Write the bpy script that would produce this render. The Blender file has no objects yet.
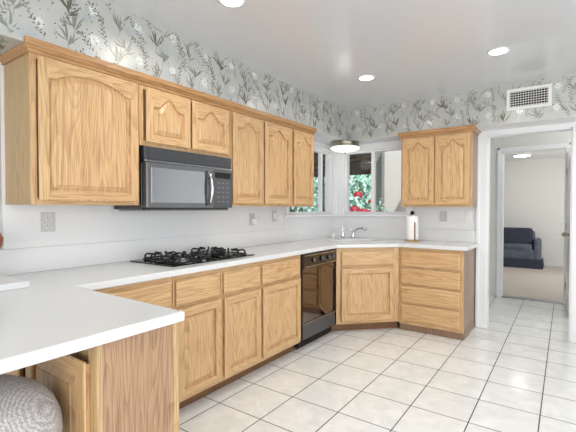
import bpy, bmesh, math, random
from mathutils import Vector, Matrix
PI = math.pi
S = bpy.context.scene
COL = S.collection

# ------------------------------------------------------------------ camera, world, light
cam = bpy.data.cameras.new('camera'); camo = bpy.data.objects.new('camera', cam); COL.objects.link(camo)
camo.location = (2.565, 0.0, 1.3035)
camo.rotation_euler = (PI/2 - math.radians(1.08), 0, math.radians(35.36))
cam.sensor_width = 36; cam.lens = 391.5/576*36; cam.clip_start = 0.02; cam.clip_end = 200
S.camera = camo
S.view_settings.view_transform = 'Standard'; S.view_settings.look = 'None'
S.view_settings.gamma = 1; S.view_settings.use_curve_mapping = False
S.view_settings.exposure = 0.12

w = bpy.data.worlds.new('daylight'); S.world = w; w.use_nodes = True
bg = w.node_tree.nodes['Background']; bg.inputs[0].default_value = (0.90, 0.96, 1.0, 1); bg.inputs[1].default_value = .85

def area(name, loc, rot, sx, sy, power, col=(1, 1, 1)):
    l = bpy.data.lights.new(name, 'AREA'); l.shape = 'RECTANGLE'; l.size = sx; l.size_y = sy
    l.energy = power; l.color = col
    o = bpy.data.objects.new(name, l); COL.objects.link(o); o.location = loc; o.rotation_euler = rot
    return o
# unseen fill panels added behind the camera, on the dining side and far room
area('fill_family_room', (3.6, -2.9, 1.5), (math.radians(88), 0, math.radians(16)), 3.6, 2.2, 84, (1.0, 0.985, 0.96))
area('fill_dining_side', (5.56, 1.1, 1.2), (math.radians(90), 0, math.radians(90)), 3.0, 1.9, 60, (0.97, 0.985, 1.0))
area('fill_far_room', (3.9, 8.6, 1.5), (math.radians(90), 0, math.radians(90)), 2.0, 1.6, 45, (1.0, 0.99, 0.96))
sun = bpy.data.lights.new('sun', 'SUN'); sun.energy = 4.0; sun.angle = 0.02; sun.color = (1, .96, .9)
suno = bpy.data.objects.new('sun', sun); COL.objects.link(suno)
suno.rotation_euler = Vector((.45, -.35, .8)).to_track_quat('Z', 'Y').to_euler()   # high sun over the house roof onto the garden

D = 4.72; H = 2.525; SOFZ = 2.14; CT = 0.93; CB = 0.893

# ------------------------------------------------------------------ materials
def newmat(name):
    m = bpy.data.materials.new(name); m.use_nodes = True
    return m, m.node_tree.nodes, m.node_tree.links, m.node_tree.nodes['Principled BSDF']
def srgb(r, g, b):
    f = lambda c: (c/255/12.92 if c/255 <= .04045 else ((c/255+.055)/1.055)**2.4)
    return (f(r), f(g), f(b), 1)
def plain(name, col, rough=.5, metal=0, spec=.5, bump=0, bscale=60, emis=None, estr=0, vary=0, coat=0):
    m, N, L, P = newmat(name)
    P.inputs['Base Color'].default_value = col; P.inputs['Roughness'].default_value = rough
    P.inputs['Metallic'].default_value = metal; P.inputs['Specular IOR Level'].default_value = spec
    P.inputs['Coat Weight'].default_value = coat; P.inputs['Coat Roughness'].default_value = .05
    if emis: P.inputs['Emission Color'].default_value = emis; P.inputs['Emission Strength'].default_value = estr
    tc = N.new('ShaderNodeTexCoord'); nz = N.new('ShaderNodeTexNoise')
    nz.inputs['Scale'].default_value = bscale; nz.inputs['Detail'].default_value = 4
    L.new(tc.outputs['Object'], nz.inputs['Vector'])
    if vary:
        mx = N.new('ShaderNodeMix'); mx.data_type = 'RGBA'
        mx.inputs[6].default_value = tuple(c*(1-vary) for c in col[:3])+(1,)
        mx.inputs[7].default_value = tuple(min(1, c*(1+vary)) for c in col[:3])+(1,)
        L.new(nz.outputs['Fac'], mx.inputs[0]); L.new(mx.outputs[2], P.inputs['Base Color'])
    if bump:
        b = N.new('ShaderNodeBump'); b.inputs['Strength'].default_value = bump; b.inputs['Distance'].default_value = .002
        L.new(nz.outputs['Fac'], b.inputs['Height']); L.new(b.outputs['Normal'], P.inputs['Normal'])
    return m

def oak(name, axis, light, mid, dark, rough=.33, scl=1.0, lines=1.0, flat=False):
    """flat-sawn oak: contour lines of a stretched noise make the cathedral grain, fine streaks the pores"""
    m, N, L, P = newmat(name)
    tc = N.new('ShaderNodeTexCoord'); oi = N.new('ShaderNodeObjectInfo')
    mul = N.new('ShaderNodeMath'); mul.operation = 'MULTIPLY'; mul.inputs[1].default_value = 37.0
    L.new(oi.outputs['Random'], mul.inputs[0])
    add = N.new('ShaderNodeVectorMath'); add.operation = 'ADD'
    L.new(tc.outputs['Object'], add.inputs[0]); L.new(mul.outputs[0], add.inputs[1])
    def mapped(sa, sb):
        mp = N.new('ShaderNodeMapping'); s = [sa, sa*(.12 if flat else 1), sa]; s['XYZ'.index(axis)] = sb
        mp.inputs['Scale'].default_value = s; L.new(add.outputs[0], mp.inputs['Vector']); return mp
    n1 = N.new('ShaderNodeTexNoise'); n1.inputs['Scale'].default_value = 1; n1.inputs['Detail'].default_value = .6
    n1.inputs['Roughness'].default_value = .4
    L.new(mapped(7*scl, .7*scl).outputs[0], n1.inputs['Vector'])
    k = N.new('ShaderNodeMath'); k.operation = 'MULTIPLY'; k.inputs[1].default_value = 26; L.new(n1.outputs['Fac'], k.inputs[0])
    fr = N.new('ShaderNodeMath'); fr.operation = 'FRACT'; L.new(k.outputs[0], fr.inputs[0])
    r1 = N.new('ShaderNodeValToRGB'); e = r1.color_ramp.elements
    e[0].position = 0; e[0].color = (0, 0, 0, 1); e[1].position = 1; e[1].color = (1, 1, 1, 1)
    x = e.new(.5); x.color = (.1, .1, .1, 1); x = e.new(.8); x.color = (.75, .75, .75, 1)
    L.new(fr.outputs[0], r1.inputs[0])
    n2 = N.new('ShaderNodeTexNoise'); n2.inputs['Scale'].default_value = 1; n2.inputs['Detail'].default_value = 3
    L.new(mapped(170, 5.5).outputs[0], n2.inputs['Vector'])
    r2 = N.new('ShaderNodeValToRGB'); e = r2.color_ramp.elements
    e[0].position = .42; e[0].color = (0, 0, 0, 1); e[1].position = .68; e[1].color = (1, 1, 1, 1)
    L.new(n2.outputs['Fac'], r2.inputs[0])
    n3 = N.new('ShaderNodeTexNoise'); n3.inputs['Scale'].default_value = 1; n3.inputs['Detail'].default_value = 1
    L.new(mapped(9, 1.1).outputs[0], n3.inputs['Vector'])
    mA = N.new('ShaderNodeMix'); mA.data_type = 'RGBA'; mA.inputs[6].default_value = light; mA.inputs[7].default_value = mid
    L.new(n3.outputs['Fac'], mA.inputs[0])
    f = N.new('ShaderNodeMath'); f.operation = 'MULTIPLY_ADD'; f.inputs[1].default_value = .27*lines; f.use_clamp = True
    g = N.new('ShaderNodeMath'); g.operation = 'MULTIPLY'; g.inputs[1].default_value = .5
    L.new(r2.outputs[0], g.inputs[0]); L.new(r1.outputs[0], f.inputs[0]); L.new(g.outputs[0], f.inputs[2])
    mB = N.new('ShaderNodeMix'); mB.data_type = 'RGBA'; mB.inputs[7].default_value = dark
    L.new(mA.outputs[2], mB.inputs[6]); L.new(f.outputs[0], mB.inputs[0]); L.new(mB.outputs[2], P.inputs['Base Color'])
    P.inputs['Roughness'].default_value = rough
    b = N.new('ShaderNodeBump'); b.inputs['Strength'].default_value = .12; b.inputs['Distance'].default_value = .001; b.invert = True
    L.new(f.outputs[0], b.inputs['Height']); L.new(b.outputs['Normal'], P.inputs['Normal'])
    return m
OL, OM, OD = srgb(221, 186, 141), srgb(208, 170, 122), srgb(148, 104, 64)
OAK = oak('honey_oak_vertical', 'Z', OL, OM, OD, flat=True)
OAKH = oak('honey_oak_horizontal', 'X', OL, OM, OD, flat=True)
OAKY = oak('honey_oak_crossways', 'Y', OL, OM, OD)
AMBER = oak('amber_oak', 'Y', srgb(200, 156, 108), srgb(184, 138, 92), srgb(124, 84, 50))
AMBERX = oak('amber_oak_x', 'X', srgb(200, 156, 108), srgb(184, 138, 92), srgb(124, 84, 50))
OAKP = oak('pale_oak_plywood', 'Z', srgb(206, 178, 134), srgb(190, 158, 114), srgb(138, 104, 70), lines=.75)
OAKE = oak('brown_oak_end_panel', 'Z', srgb(188, 153, 121), srgb(175, 139, 108), srgb(104, 76, 54), scl=1.2, lines=1.15)
OAKS = oak('grey_brown_oak_side', 'Z', srgb(160, 132, 108), srgb(146, 118, 96), srgb(100, 76, 58))  # greyer, darker oak for the right-hand cabinet sides and a toe kick
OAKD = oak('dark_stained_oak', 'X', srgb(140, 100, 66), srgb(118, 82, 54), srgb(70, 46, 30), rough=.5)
WHITE = plain('white_paint', srgb(232, 233, 234), .45, bump=.05, bscale=40)
TRIM = plain('white_gloss_trim', srgb(238, 239, 242), .3)
GREYW = plain('hall_paint', srgb(226, 226, 222), .6, bump=.05, bscale=30)
CEIL = plain('ceiling_semigloss', srgb(212, 214, 218), .2, bump=.06, bscale=25, spec=.9)
CORIAN = plain('white_solid_surface', srgb(220, 222, 224), .2, vary=.012, bscale=9)
SPLASH = plain('white_backsplash', srgb(229, 230, 232), .25, vary=.01, bscale=5)
BLACK = plain('black_enamel', srgb(18, 18, 20), .12, coat=.6)
GLASSK = plain('black_glass', srgb(9, 9, 10), .08, spec=.4)
MIRK = plain('smoked_mirror_glass', srgb(132, 124, 118), .03, metal=1)
MIRG = plain('grey_tinted_glass', srgb(176, 178, 182), .05, metal=1)
BGREY = plain('dark_grey_panel', srgb(92, 94, 98), .3, metal=.5)
MGREY = plain('charcoal_grille', srgb(74, 76, 80), .3, metal=.4)
DARK = plain('black_and_shade', srgb(12, 12, 12), .8)  # dishwasher and finial black; also painted shade in vent and outlet openings
CHROME = plain('chrome', srgb(215, 217, 220), .12, metal=1)
STEEL = plain('brushed_metal', srgb(150, 152, 156), .3, metal=1, bump=.05, bscale=120)
MWG = plain('grey_metal_door', srgb(120, 122, 126), .28, metal=.7)
IRON = plain('cast_iron', srgb(20, 20, 21), .45, bump=.2, bscale=300)
IVORY = plain('white_plastic', srgb(240, 240, 236), .35)
PLATE2 = plain('grey_receptacle', srgb(212, 212, 210), .35)
PLATE = plain('light_grey_plate', srgb(200, 200, 200), .35)
BRASS = plain('antique_brass', srgb(150, 146, 130), .3, metal=1, bump=.5, bscale=90)
PAPER = plain('paper_towel', srgb(246, 246, 246), .9, bump=.6, bscale=220)
VASEW = plain('turned_wood', srgb(140, 84, 50), .35, vary=.25, bscale=14)
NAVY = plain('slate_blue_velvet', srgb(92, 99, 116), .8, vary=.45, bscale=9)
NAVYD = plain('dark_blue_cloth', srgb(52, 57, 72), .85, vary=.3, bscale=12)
LAMPON = plain('lit_diffuser', (1, 1, 1, 1), .5, emis=(1, .97, .92, 1), estr=9)
SHADEG = plain('frosted_glass_bowl', (1, 1, 1, 1), .35, emis=(1, .98, .94, 1), estr=.55)
CARPET = plain('beige_carpet', srgb(194, 184, 176), .95, bump=1, bscale=260, vary=.12)
CONC = plain('pale_patio_concrete', srgb(205, 205, 198), .85, vary=.06, bscale=4)
LEAFA = plain('leaf_green', srgb(112, 166, 140), .5, vary=.4, bscale=7)
LEAFB = plain('leaf_blue_green', srgb(178, 216, 206), .5, vary=.35, bscale=7)
STEMM = plain('twig', srgb(90, 74, 56), .8)
ROSE = plain('rose_red', srgb(178, 26, 52), .5, vary=.3, bscale=40)
BARKB = plain('brown_beam', srgb(104, 88, 72), .8, vary=.25, bscale=12, bump=.3)
PLANKB = plain('patio_roof_boards', srgb(128, 112, 94), .8, vary=.25, bscale=8)
POSTW = plain('white_post', srgb(225, 228, 228), .5)
BULB = plain('amber_glass', srgb(250, 220, 120), .3, emis=(1, .82, .35, 1), estr=2.0)
WPLEAF = plain('wallpaper_grey_leaf', srgb(144, 146, 138), .35, metal=.35, vary=.15, bscale=25)
WPDARK = plain('wallpaper_olive_leaf', srgb(116, 114, 98), .35, metal=.35, vary=.15, bscale=25)
WPPALE = plain('wallpaper_pearl_flower', srgb(232, 234, 230), .25, metal=.2)
WPMIST = plain('wallpaper_mist_leaf', srgb(184, 190, 190), .3, metal=.3)
WPBASE = plain('wallpaper_silver_ground', srgb(190, 191, 187), .34, metal=.15, vary=.06, bscale=6)

def window_glass():
    m, N, L, P = newmat('window_glass')
    for n in list(N):
        if n.type != 'OUTPUT_MATERIAL': N.remove(n)
    t = N.new('ShaderNodeBsdfTransparent'); g = N.new('ShaderNodeBsdfGlossy'); g.inputs['Roughness'].default_value = .01
    lw = N.new('ShaderNodeLayerWeight'); pw = N.new('ShaderNodeMath'); pw.operation = 'POWER'; pw.inputs[1].default_value = 4; L.new(lw.outputs['Facing'], pw.inputs[0])
    fz = N.new('ShaderNodeMath'); fz.operation = 'MULTIPLY_ADD'; fz.inputs[1].default_value = .4; fz.inputs[2].default_value = .02; L.new(pw.outputs[0], fz.inputs[0])
    mx = N.new('ShaderNodeMixShader'); L.new(fz.outputs[0], mx.inputs[0]); L.new(t.outputs[0], mx.inputs[1]); L.new(g.outputs[0], mx.inputs[2])
    L.new(mx.outputs[0], N['Material Output'].inputs[0]); return m
GLASS = window_glass()

def tile_mat():
    m, N, L, P = newmat('glazed_white_tile')
    tc = N.new('ShaderNodeTexCoord'); sx = N.new('ShaderNodeSeparateXYZ'); L.new(tc.outputs['Object'], sx.inputs[0])
    pitch = .3525
    def line(out, o):
        a = N.new('ShaderNodeMath'); a.operation = 'SUBTRACT'; a.inputs[1].default_value = o - 20*pitch; L.new(out, a.inputs[0])
        b = N.new('ShaderNodeMath'); b.operation = 'DIVIDE'; b.inputs[1].default_value = pitch; L.new(a.outputs[0], b.inputs[0])
        c = N.new('ShaderNodeMath'); c.operation = 'FRACT'; L.new(b.outputs[0], c.inputs[0])
        d = N.new('ShaderNodeMath'); d.operation = 'PINGPONG'; d.inputs[1].default_value = .5; L.new(c.outputs[0], d.inputs[0])
        fl = N.new('ShaderNodeMath'); fl.operation = 'FLOOR'; L.new(b.outputs[0], fl.inputs[0])
        return d.outputs[0], fl.outputs[0]
    dx, fx = line(sx.outputs[0], 2.094); dy, fy = line(sx.outputs[1], 3.62)
    mn = N.new('ShaderNodeMath'); mn.operation = 'MINIMUM'; L.new(dx, mn.inputs[0]); L.new(dy, mn.inputs[1])
    mr = N.new('ShaderNodeMapRange'); mr.inputs[1].default_value = .0072; mr.inputs[2].default_value = .012; L.new(mn.outputs[0], mr.inputs[0])
    cb = N.new('ShaderNodeCombineXYZ'); L.new(fx, cb.inputs[0]); L.new(fy, cb.inputs[1])
    wn = N.new('ShaderNodeTexWhiteNoise'); wn.noise_dimensions = '3D'; L.new(cb.outputs[0], wn.inputs['Vector'])
    va = N.new('ShaderNodeVectorMath'); va.operation = 'MULTIPLY_ADD'; va.inputs[1].default_value = (9, 9, 9)
    L.new(wn.outputs['Color'], va.inputs[0]); L.new(tc.outputs['Object'], va.inputs[2])
    nz = N.new('ShaderNodeTexNoise'); nz.inputs['Scale'].default_value = 7; nz.inputs['Detail'].default_value = 5; nz.inputs['Distortion'].default_value = 1.2
    L.new(va.outputs[0], nz.inputs['Vector'])
    rp = N.new('ShaderNodeValToRGB'); e = rp.color_ramp.elements
    e[0].position = .3; e[0].color = srgb(222, 224, 223); e[1].position = .7; e[1].color = srgb(238, 239, 238)
    L.new(nz.outputs['Fac'], rp.inputs[0])
    mx = N.new('ShaderNodeMix'); mx.data_type = 'RGBA'; mx.inputs[6].default_value = srgb(70, 68, 66)
    L.new(mr.outputs[0], mx.inputs[0]); L.new(rp.outputs[0], mx.inputs[7]); L.new(mx.outputs[2], P.inputs['Base Color'])
    ro = N.new('ShaderNodeMapRange'); ro.inputs[3].default_value = .7; ro.inputs[4].default_value = .14; L.new(mr.outputs[0], ro.inputs[0])
    L.new(ro.outputs[0], P.inputs['Roughness'])
    b = N.new('ShaderNodeBump'); b.inputs['Strength'].default_value = .4; b.inputs['Distance'].default_value = .002
    L.new(mr.outputs[0], b.inputs['Height']); L.new(b.outputs['Normal'], P.inputs['Normal'])
    return m
TILE = tile_mat()

def siding_mat():
    m, N, L, P = newmat('grey_board_siding')
    tc = N.new('ShaderNodeTexCoord'); sx = N.new('ShaderNodeSeparateXYZ'); L.new(tc.outputs['Object'], sx.inputs[0])
    a = N.new('ShaderNodeMath'); a.operation = 'MULTIPLY'; a.inputs[1].default_value = 8; L.new(sx.outputs[0], a.inputs[0])
    fr = N.new('ShaderNodeMath'); fr.operation = 'FRACT'; L.new(a.outputs[0], fr.inputs[0])
    r = N.new('ShaderNodeValToRGB'); e = r.color_ramp.elements
    e[0].position = 0; e[0].color = srgb(140, 146, 152); e[1].position = .12; e[1].color = srgb(172, 178, 184)
    L.new(fr.outputs[0], r.inputs[0])
    mp = N.new('ShaderNodeMapping'); mp.inputs['Scale'].default_value = (14, 14, .8); L.new(tc.outputs['Object'], mp.inputs[0])
    nz = N.new('ShaderNodeTexNoise'); nz.inputs['Scale'].default_value = 1; L.new(mp.outputs[0], nz.inputs[0])
    mx = N.new('ShaderNodeMix'); mx.data_type = 'RGBA'; mx.blend_type = 'MULTIPLY'; mx.inputs[0].default_value = .3
    L.new(r.outputs[0], mx.inputs[6]); L.new(nz.outputs['Fac'], mx.inputs[7]); L.new(mx.outputs[2], P.inputs['Base Color'])
    P.inputs['Roughness'].default_value = .8
    return m
SIDING = siding_mat()

def fabric_mat():
    m, N, L, P = newmat('grey_woven_fabric')
    tc = N.new('ShaderNodeTexCoord')
    w1 = N.new('ShaderNodeTexWave'); w1.inputs['Scale'].default_value = 70; w1.inputs['Distortion'].default_value = 6; w1.inputs['Detail Scale'].default_value = 3; w1.bands_direction = 'DIAGONAL'
    nz = N.new('ShaderNodeTexNoise'); nz.inputs['Scale'].default_value = 160; nz.inputs['Detail'].default_value = 3
    L.new(tc.outputs['Object'], w1.inputs[0]); L.new(tc.outputs['Object'], nz.inputs[0])
    mt = N.new('ShaderNodeMath'); mt.operation = 'MULTIPLY'; L.new(w1.outputs['Fac'], mt.inputs[0]); L.new(nz.outputs['Fac'], mt.inputs[1])
    r = N.new('ShaderNodeValToRGB'); e = r.color_ramp.elements
    e[0].position = .05; e[0].color = srgb(164, 160, 160); e[1].position = .5; e[1].color = srgb(212, 209, 209)
    L.new(mt.outputs[0], r.inputs[0]); L.new(r.outputs[0], P.inputs['Base Color']); P.inputs['Roughness'].default_value = .95
    b = N.new('ShaderNodeBump'); b.inputs['Strength'].default_value = .8; b.inputs['Distance'].default_value = .003
    L.new(mt.outputs[0], b.inputs['Height']); L.new(b.outputs['Normal'], P.inputs['Normal'])
    return m
FABRIC = fabric_mat()

# ------------------------------------------------------------------ mesh helpers
def box(bm, x0, x1, y0, y1, z0, z1, mi=0, bev=0):
    tb = bmesh.new(); bmesh.ops.create_cube(tb, size=1)
    for v in tb.verts:
        v.co = Vector(((x0+x1)/2+v.co.x*(x1-x0), (y0+y1)/2+v.co.y*(y1-y0), (z0+z1)/2+v.co.z*(z1-z0)))
    if bev: bmesh.ops.bevel(tb, geom=tb.edges[:], offset=bev, segments=2, profile=.6, affect='EDGES')
    join(bm, tb, mi); return bm
def join(bm, tb, mi=0, M=None):
    mp = {}
    for v in tb.verts: mp[v] = bm.verts.new(M @ v.co if M else v.co)
    for f in tb.faces:
        try:
            nf = bm.faces.new([mp[v] for v in f.verts]); nf.material_index = mi if mi is not None else f.material_index; nf.smooth = f.smooth
        except ValueError: pass
    tb.free()
def cyl(bm, c, r, h, axis='Z', n=32, mi=0, r2=None, bev=0):
    tb = bmesh.new(); bmesh.ops.create_cone(tb, cap_ends=True, segments=n, radius1=r, radius2=r if r2 is None else r2, depth=h)
    if bev: bmesh.ops.bevel(tb, geom=[e for e in tb.edges if len(e.link_faces) == 2 and any(len(f.verts) > 4 for f in e.link_faces)], offset=bev, segments=2, affect='EDGES')
    for f in tb.faces: f.smooth = len(f.verts) == 4
    R = {'Z': Matrix(), 'X': Matrix.Rotation(PI/2, 4, 'Y'), 'Y': Matrix.Rotation(PI/2, 4, 'X')}[axis]
    join(bm, tb, mi, Matrix.Translation(c) @ R); return bm
def lathe(bm, prof, n=40, mi=0, c=(0, 0, 0)):
    rings = []
    for r, z in prof:
        rings.append([bm.verts.new((c[0]+r*math.cos(2*PI*i/n), c[1]+r*math.sin(2*PI*i/n), c[2]+z)) for i in range(n)] if r > 1e-5 else [bm.verts.new((c[0], c[1], c[2]+z))])
    for a, b in zip(rings, rings[1:]):
        for i in range(n):
            j = (i+1) % n
            if len(a) == 1 and len(b) == 1: continue
            if len(a) == 1: f = bm.faces.new((a[0], b[j], b[i]))
            elif len(b) == 1: f = bm.faces.new((a[i], a[j], b[0]))
            else: f = bm.faces.new((a[i], a[j], b[j], b[i]))
            f.smooth = True; f.material_index = mi
    return bm
def tube(bm, pts, r, n=10, mi=0, cap=True):
    pts = [Vector(p) for p in pts]; rings = []; up = None
    for i, p in enumerate(pts):
        t = (pts[min(i+1, len(pts)-1)]-pts[max(i-1, 0)]).normalized()
        if up is None: up = t.orthogonal().normalized()
        up = (up - t*up.dot(t)).normalized(); sd = t.cross(up); rr = r[i] if isinstance(r, (list, tuple)) else r
        rings.append([bm.verts.new(p+(up*math.cos(2*PI*k/n)+sd*math.sin(2*PI*k/n))*rr) for k in range(n)])
    for a, b in zip(rings, rings[1:]):
        for k in range(n):
            f = bm.faces.new((a[k], a[(k+1) % n], b[(k+1) % n], b[k])); f.smooth = True; f.material_index = mi
    if cap:
        bm.faces.new(rings[0][::-1]).material_index = mi; bm.faces.new(rings[-1]).material_index = mi
    return bm
def bez(p0, p1, p2, n=10):
    p0, p1, p2 = map(Vector, (p0, p1, p2))
    return [(1-t)**2*p0+2*t*(1-t)*p1+t*t*p2 for t in [i/n for i in range(n+1)]]
def prism(bm, poly, z0, z1, mi=0):
    a = [bm.verts.new((x, y, z0)) for x, y in poly]; b = [bm.verts.new((x, y, z1)) for x, y in poly]
    n = len(poly); fs = [bm.faces.new(a[::-1]), bm.faces.new(b)]
    for i in range(n): fs.append(bm.faces.new((a[i], a[(i+1) % n], b[(i+1) % n], b[i])))
    for f in fs: f.material_index = mi
    return bm
def sweep(bm, path, prof, mi=0):
    """profile (outward, z) along an open 2-D path with mitred corners; outward is to the right of travel"""
    path = [Vector(p) for p in path]; rings = []
    for i, p in enumerate(path):
        ds = []
        if i > 0: ds.append((p-path[i-1]).normalized())
        if i < len(path)-1: ds.append((path[i+1]-p).normalized())
        ns = [Vector((d.y, -d.x)) for d in ds]
        n = ns[0] if len(ns) == 1 else (ns[0]+ns[1])/(1+ns[0].dot(ns[1]))
        rings.append([bm.verts.new((p.x+n.x*o, p.y+n.y*o, z)) for o, z in prof])
    m = len(prof)
    for a, b in zip(rings, rings[1:]):
        for k in range(m):
            bm.faces.new((a[k], b[k], b[(k+1) % m], a[(k+1) % m])).material_index = mi
    bm.faces.new(rings[0]); bm.faces.new(rings[-1][::-1]); return bm
def build(name, bm, mats, parent=None, loc=None, rotz=0, smooth_angle=None):
    bmesh.ops.recalc_face_normals(bm, faces=bm.faces[:])
    me = bpy.data.meshes.new(name); bm.to_mesh(me); bm.free()
    for m in (mats if isinstance(mats, (list, tuple)) else [mats]): me.materials.append(m)
    o = bpy.data.objects.new(name, me); COL.objects.link(o)
    if parent: o.parent = parent
    if loc is not None: o.location = loc
    if rotz: o.rotation_euler = (0, 0, rotz)
    return o
def B(): return bmesh.new()
def thing(name, label, cat, loc=(0, 0, 0), rotz=0, group=None):
    o = bpy.data.objects.new(name, None); COL.objects.link(o); o.empty_display_size = .1
    o.location = loc; o.rotation_euler = (0, 0, rotz); return tag(o, label, cat, group)
def tag(o, label, cat, group=None):
    o['label'] = label; o['category'] = cat
    if group: o['group'] = group
    return o
def struct(name, bm, mats, loc=None):
    o = build(name, bm, mats, None, loc); o['kind'] = 'structure'; return o
def copy_tree(o, parent=None):
    c = o.copy(); COL.objects.link(c)
    if parent: c.parent = parent
    for ch in o.children: copy_tree(ch, c)
    return c

# ------------------------------------------------------------------ the room shell
bm = B(); box(bm, -.1, 5.5, -3.5, 6.56, -.06, 0); struct('floor', bm, TILE)
bm = B(); box(bm, -.12, 5.5, -3.5, 4.84, H, H+.12); struct('ceiling', bm, CEIL)

# wallpaper sprigs: leaves are part of the wallpaper's own surface
def leaf(bm, P, o, ang, ln, wd, mi, curve=0.0):
    a = Vector((math.cos(ang), math.sin(ang))); n = Vector((-a.y, a.x)); c = n*curve*ln
    pts = [o, o+a*ln*.3+n*wd*.42+c*.5, o+a*ln*.62+n*wd*.38+c*.9, o+a*ln+c*.6, o+a*ln*.62-n*wd*.38+c*.9, o+a*ln*.3-n*wd*.42+c*.5]
    if not all(P.ok(p) for p in pts): return
    try: bm.faces.new([bm.verts.new(P(p)) for p in pts]).material_index = mi
    except ValueError: pass
class Plane2:
    def __init__(s, org, U, N, w, h, V=(0, 0, 1)): s.V = Vector(V); s.o, s.U, s.N, s.w, s.h = Vector(org), Vector(U), Vector(N), w, h; s.k = 0
    def ok(s, p): return 0.002 < p.x < s.w-.002 and 0.002 < p.y < s.h-.002
    def __call__(s, p):
        s.k += 1
        return s.o + s.U*p.x + s.V*p.y + s.N*(.0006+.0000015*(s.k//6 % 300))
def paper(bm, P, seed, dens=1.0):
    R = random.Random(seed); V2 = lambda x, y: Vector((x, y))
    cell = .095/dens; nx = int(P.w/cell)+1; ny = max(1, int(round(P.h/cell)))
    for i in range(nx):
        for j in range(-1, ny+1):
            o = V2((i+.5*(j % 2)+R.uniform(-.2, .2))*cell, (j+.3+R.uniform(-.25, .25))*cell); kind = (i*2+j*3) % 6
            if kind in (0, 3):      # fan of blades on a stalk
                mi = R.choice((1, 1, 2)); k = R.randint(6, 9)
                for q in range(k):
                    a = PI/2+(q-(k-1)/2)*R.uniform(.2, .3)+R.uniform(-.08, .08)
                    leaf(bm, P, o+V2(R.uniform(-.004, .004), q*.004), a, R.uniform(.06, .125), R.uniform(.008, .015), mi, R.uniform(-.25, .25))
                leaf(bm, P, o-V2(0, .03), PI/2, .04, .004, mi)
            elif kind in (1, 4):    # twig with small leaves
                a = PI/2+R.uniform(-.7, .7); p = o.copy()
                for q in range(14):
                    a += R.uniform(-.16, .16); st = V2(math.cos(a), math.sin(a))*.0125
                    leaf(bm, P, p, a, .014, .0022, 2); p = p+st
                    sd = 1 if q % 2 else -1
                    leaf(bm, P, p, a+sd*R.uniform(.6, 1.0), R.uniform(.016, .028), R.uniform(.007, .011), R.choice((1, 2)), .1*sd)
            elif kind == 2:         # broad mist leaves
                for q in range(5):
                    leaf(bm, P, o, PI/2+(q-2)*.5+R.uniform(-.1, .1), R.uniform(.07, .12), R.uniform(.016, .028), 4, R.uniform(-.3, .3))
            else:                   # pearly flower with berries around
                for q in range(9):
                    a = q*2*PI/9; leaf(bm, P, o+V2(math.cos(a), math.sin(a))*.006, a, R.uniform(.02, .034), .016, 3, .1)
                for q in range(16):
                    d = V2(R.gauss(0, .05), R.gauss(0, .05)); leaf(bm, P, o+d, R.uniform(0, 6.28), R.uniform(.008, .015), .007, 2 if q % 3 else 1)
WPM = [WPBASE, WPLEAF, WPDARK, WPPALE, WPMIST]
bm = B()
SX = .35; SY = 4.41
prism(bm, [(0, -3.5), (SX, -3.5), (SX, SY), (5.5, SY), (5.5, D), (0, D)], SOFZ, H)
nb = len(bm.faces)
for f in bm.faces:
    if abs(f.calc_center_median().z-SOFZ) < .001: f.material_index = 5
paper(bm, Plane2((SX, .2, SOFZ), (0, 1, 0), (1, 0, 0), SY-.2, H-SOFZ), 4)
paper(bm, Plane2((SX, SY, SOFZ), (1, 0, 0), (0, -1, 0), 5.0, H-SOFZ), 11)
box(bm, .0005, SX, -3.5, .840, SOFZ-.002, SOFZ, 0)
paper(bm, Plane2((.0, -.1, SOFZ-.002), (0, 1, 0), (0, 0, -1), .93, SX, (1, 0, 0)), 31)
o = struct('wall_soffit', bm, WPM+[WHITE])

# left wall with window opening
WY0, WY1, WZ0, WZ1 = 3.62, 4.66, 1.235, 2.06
bm = B()
box(bm, -.12, 0, .858, WY0, 0, SOFZ); box(bm, -.12, 0, WY0, WY1, 0, WZ0); box(bm, -.12, 0, WY0, WY1, WZ1, SOFZ); box(bm, -.12, 0, WY1, D+.12, 0, SOFZ)
box(bm, -.12, 0, -3.5, D+.12, SOFZ, H)
struct('wall_left', bm, WHITE)
bm = B(); box(bm, -.12, 0, -3.5, .858, 0, SOFZ)
paper(bm, Plane2((0, -.1, .95), (0, 1, 0), (1, 0, 0), .955, SOFZ-.95), 23)
struct('wall_left_papered', bm, WPM)
# back wall: window opening and wide doorway
BX0, BX1 = .14, 1.0; DX0, DX1, DZ = 1.865, 2.612, 2.095
bm = B()
box(bm, 0, BX0, D, D+.12, 0, H); box(bm, BX0, BX1, D, D+.12, 0, WZ0); box(bm, BX0, BX1, D, D+.12, WZ1, H)
box(bm, BX1, DX0, D, D+.12, 0, H); box(bm, DX0, DX1, D, D+.12, DZ, H); box(bm, DX1, 5.5, D, D+.12, 0, H)
struct('wall_back', bm, WHITE)

# unseen right-hand wall; its glazed opening is added to light the room
bm = B(); box(bm, 5.4, 5.5, -3.5, -.45, 0, H); box(bm, 5.4, 5.5, 2.65, D+.12, 0, H); box(bm, 5.4, 5.5, -.45, 2.65, 2.15, H); box(bm, 5.4, 5.5, -.45, 2.65, 0, .08)
struct('wall_right', bm, WHITE)
bm = B()
for y in (-.45, .55, 1.06, 1.12, 2.09, 2.60): box(bm, 5.42, 5.47, y, y+.05, .08, 2.15)
struct('added_glazing', bm, TRIM)  # mullions of the added opening, giving glossy fronts something to reflect
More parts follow.
